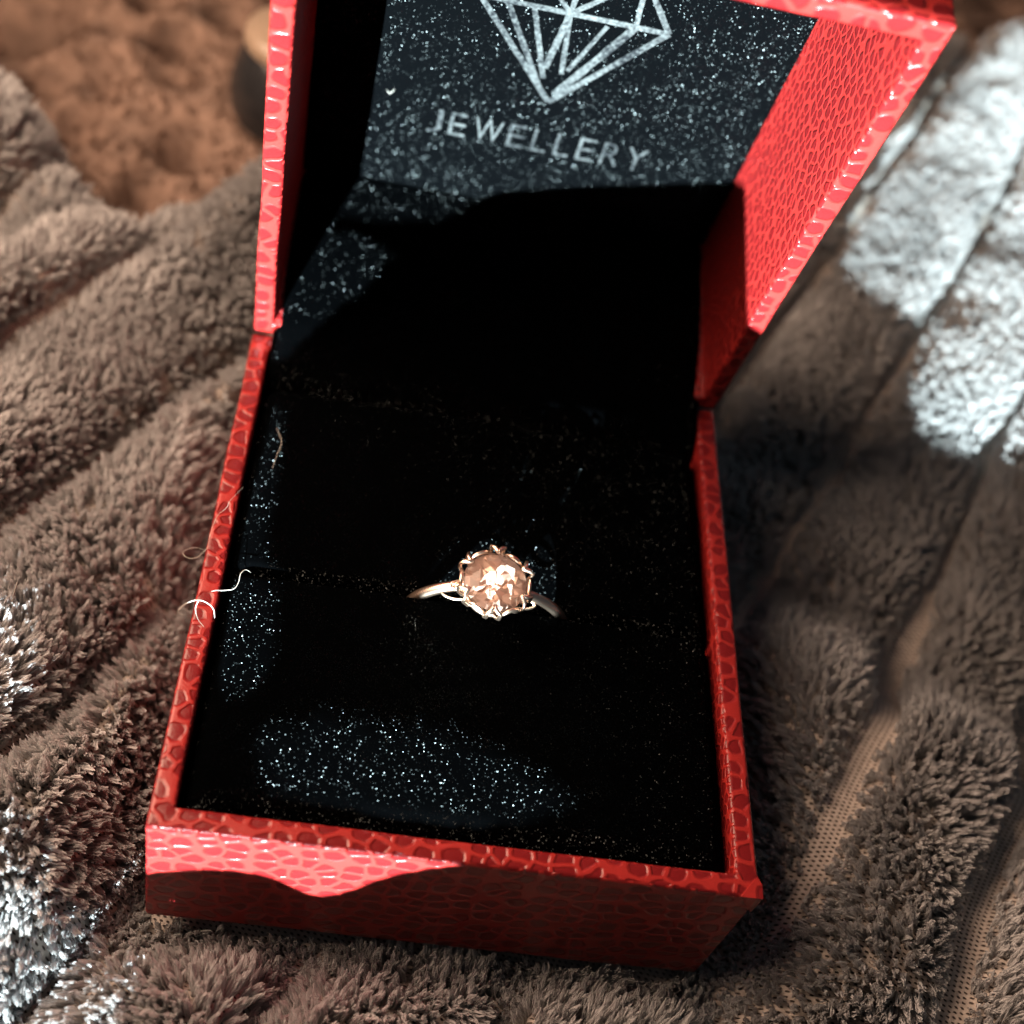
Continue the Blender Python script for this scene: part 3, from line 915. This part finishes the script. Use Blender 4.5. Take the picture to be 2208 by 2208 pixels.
lint('thin looped lint thread lying along the left rim above the hooked fibre',
     [im(459, 919, 0.4), im(435, 944, 0.9), im(427, 958, 0.8), im(412, 971, 0.6), im(403, 988, 0.4), im(396, 1012, 0.3), im(392, 1032, 0.2), im(384, 1042, 0.1), im(371, 1052, 0.0), im(355, 1053, -0.1), im(345, 1044, -0.2), im(355, 1036, -0.1), im(371, 1033, 0.1), im(384, 1038, 0.2)], 0.022)
lint('fine short lint hair on the black velvet near the hinge end of the cushion',
     [im(521, 806, 0.6), im(528, 822, 1.2), im(531, 838, 1.0), im(522, 860, 0.8), im(514, 884, 0.6)], 0.018)
lint('tiny white lint speck at the edge of the lit lid lining',
     [lidp(10.1, 17.2, HL - 0.2), lidp(10.5, 17.1, HL - 0.5), lidp(10.9, 17.5, HL - 0.2)], 0.022)
lint('straight white stray hair standing up from the blanket pile at the far left',
     [im(22, 1145, -11), im(25, 1125, -7), im(33, 1098, -3)], 0.07)

# ------------------------------------------------------------------ unseen shade added to break up the light
PQ = AIM - LDIR * 520.0
e1 = np.cross(LDIR, [0, 0, 1.0]); e1 /= np.linalg.norm(e1)
e2 = np.cross(e1, LDIR)
def to_mask(p_):
    v = np.array(p_, float) - LAMP
    q = LAMP + v * (((PQ - LAMP) @ LDIR) / (v @ LDIR)) - PQ
    return (q @ e1, q @ e2)
def gnd(pl, z):
    return [on_fur(u_, v_) for u_, v_ in pl]
holes = []  # openings cut to the outlines of the wanted light patches
holes.append([(-0.7, 0, -0.25), (-0.7, 0, -9.0), (0, 0, -9.2), (1.2, 0, -8.4), (4.7, 0, -6.96), (7.2, 0, -6.5), (9.4, 0, -6.6), (11.2, 0, -7.3), (13, 0, -8.8), (14.2, 0, -9.6), (15.2, 0, -9.7), (16.4, 0, -9.0), (17.8, 0, -7.4), (19.3, 0, -5.2), (21.2, 0, -3.2), (23.4, 0, -1.6), (25.8, 0, -0.3), (12, 0, -0.25)])
holes.append([lidp(-0.4, 0.6, 0), lidp(2.1, 0.6, 0), lidp(2.1, 9.6, 0), lidp(8.0, 0.3, HL), lidp(13.9, 0.4, HL), lidp(20.0, 1.3, HL), lidp(22.6, 3.0, HL), lidp(25, 5.0, HL), lidp(33.6, 8.3, HL), lidp(49.9, 13.6, HL),
              lidp(50, 16.3, 18.8), lidp(50, 16.4, 7.8), lidp(50, 16.4, 0.9), lidp(52.3, 15.3, 0), lidp(52.5, LL + 0.2, 0), lidp(-0.4, LL + 0.2, 0)])
holes.append([(2.4, 53.6, 0.3), (2.2, 58.6, 2.2), (2.9, 64, 3.7), (3.6, 68, 4.8), (4.6, 70.5, 5.4), (9, 71, 5.5), (12.5, 70.0, 5.3), (13.6, 69.0, 5.1), (11.2, 64.4, 3.9), (7, 59.0, 2.3), (4.4, 55.3, 0.7)])
holes.append([(3.0, 13.0, 0), (6.6, 14.2, 0), (7.8, 17, 0.2), (7.6, 20.0, 0.2), (6.2, 25.5, 0.1), (5.4, 28, 0.0), (5.6, 33, 0), (5.2, 40, 0), (4.9, 45.9, 0), (3.2, 46.6, 0), (2.0, 30, 0), (2.0, 19, 0)])
holes.append([(6.8, 9.6, 0.1), (12, 11.5, 0.4), (20, 12.2, 0.6), (27, 11.4, 0.6), (32, 9.6, 0.5), (36, 7.2, 0.4), (32, 4.9, 0.2), (26, 3.2, 0.0), (18, 3.4, 0.0), (10, 4.8, 0.1), (7.4, 7, 0.1)])
gy = 25.3
holes.append([(23.7, gy, 6.85), (23.3, gy, 5.0), (24.2, gy, 3.6), (22.6, gy, 2.9), (20.2, gy, 1.4), (20.2, gy, 0.7), (33.3, gy, 0.7), (33.3, gy, 1.4), (30.9, gy, 2.9), (29.3, gy, 3.6), (30.2, gy, 5.0), (29.8, gy, 6.85)])
holes.append(gnd([(1990, 60), (1900, 70), (1850, 120), (1790, 190), (1750, 245), (1700, 250), (1670, 300), (1650, 370), (1600, 425), (1590, 500), (1640, 545), (1700, 575), (1735, 640), (1712, 700), (1720, 770), (1790, 840), (1870, 870), (1990, 800)], -5.0))
holes.append(gnd([(-60, 1160), (8, 1205), (30, 1225), (20, 1262), (-8, 1285), (-60, 1290)], -9.0))
holes.append(gnd([(-60, 1690), (60, 1655), (115, 1630), (140, 1660), (80, 1735), (30, 1770), (-60, 1800)], -9.0))
holes.append(gnd([(-60, 1880), (20, 1880), (45, 1905), (40, 1990), (-60, 1990)], -10.0))
def ragged(h, amp, seed):
    # break the straight sides up
    r_ = random.Random(seed)
    out = []
    for i in range(len(h)):
        a, b_ = np.array(h[i], float), np.array(h[(i + 1) % len(h)], float)
        n = max(1, int(np.linalg.norm(b_ - a) / (amp * 0.9)))
        for j in range(n):
            p_ = a + (b_ - a) * j / n
            out.append(p_ + np.array([r_.uniform(-amp, amp), r_.uniform(-amp, amp), 0]))
    return out
for i, amp in ((2, 0.5), (3, 0.5), (4, 0.9)):
    holes[i] = ragged(holes[i], amp, i)
n_solid = len(holes)
veils = []                                               # (hole, share of it that an added net leaves open to dim the light)
veils.append((ragged(holes.pop(6), 2.0, 6), 0.46))
veils.append((gnd([(-80, 1500), (60, 1475), (190, 1490), (265, 1530), (250, 1580), (150, 1615), (110, 1625), (40, 1655), (-80, 1680)], 0), 0.85))
veils.append((gnd([(-80, 1815), (60, 1790), (190, 1775), (250, 1840), (200, 1990), (50, 1990), (42, 1900), (20, 1872), (-80, 1870)], 0), 0.52))
veils.append((gnd([(-80, 1100), (60, 1110), (200, 1200), (230, 1290), (120, 1360), (-80, 1400), (-80, 1300), (-5, 1290), (32, 1262), (40, 1225), (10, 1198), (-80, 1150)], 0), 0.42))
net = []
for hole, share in veils:
    holes.append(hole)
    q = np.array([to_mask(p_) for p_ in hole])
    y0, y1, x0, x1 = q[:, 1].min(), q[:, 1].max(), q[:, 0].min(), q[:, 0].max()
    y = y0
    while y < y1:
        net.append([(x0 - 1, y), (x1 + 1, y), (x1 + 1, y + 0.62 * (1 - share)), (x0 - 1, y + 0.62 * (1 - share))])
        y += 0.62
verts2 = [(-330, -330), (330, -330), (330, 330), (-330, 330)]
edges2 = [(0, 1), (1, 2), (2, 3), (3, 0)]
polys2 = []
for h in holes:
    q = [to_mask(p_) for p_ in h]
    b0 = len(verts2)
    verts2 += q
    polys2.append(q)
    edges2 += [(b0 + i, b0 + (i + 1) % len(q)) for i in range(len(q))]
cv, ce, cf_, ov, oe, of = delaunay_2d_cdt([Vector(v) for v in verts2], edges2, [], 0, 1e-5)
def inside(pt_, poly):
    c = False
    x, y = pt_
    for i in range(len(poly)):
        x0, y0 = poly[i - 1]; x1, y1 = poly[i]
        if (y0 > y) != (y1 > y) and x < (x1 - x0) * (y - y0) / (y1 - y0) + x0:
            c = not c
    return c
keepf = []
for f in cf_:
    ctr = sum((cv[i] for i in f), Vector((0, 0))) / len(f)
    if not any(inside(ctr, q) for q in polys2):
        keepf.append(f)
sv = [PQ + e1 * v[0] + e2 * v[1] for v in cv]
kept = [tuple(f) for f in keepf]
mask = link('light_mask', mesh_from(sv, kept), M_MASK)
nv = [PQ + LDIR * 1.5 + e1 * p_[0] + e2 * p_[1] for q in net for p_ in q]
dimming_net = link('dimming_net', mesh_from(nv, [tuple(range(i, i + 4)) for i in range(0, len(nv), 4)]), M_MASK, mask)  # unseen strips added to dim the light through some openings
dimming_net['kind'] = 'stuff'
sm = mask.modifiers.new('thickness', 'SOLIDIFY'); sm.thickness = 0.0006
tag(mask, 'unseen dark shade near the window that breaks the light into patches', 'mask', kind='structure')
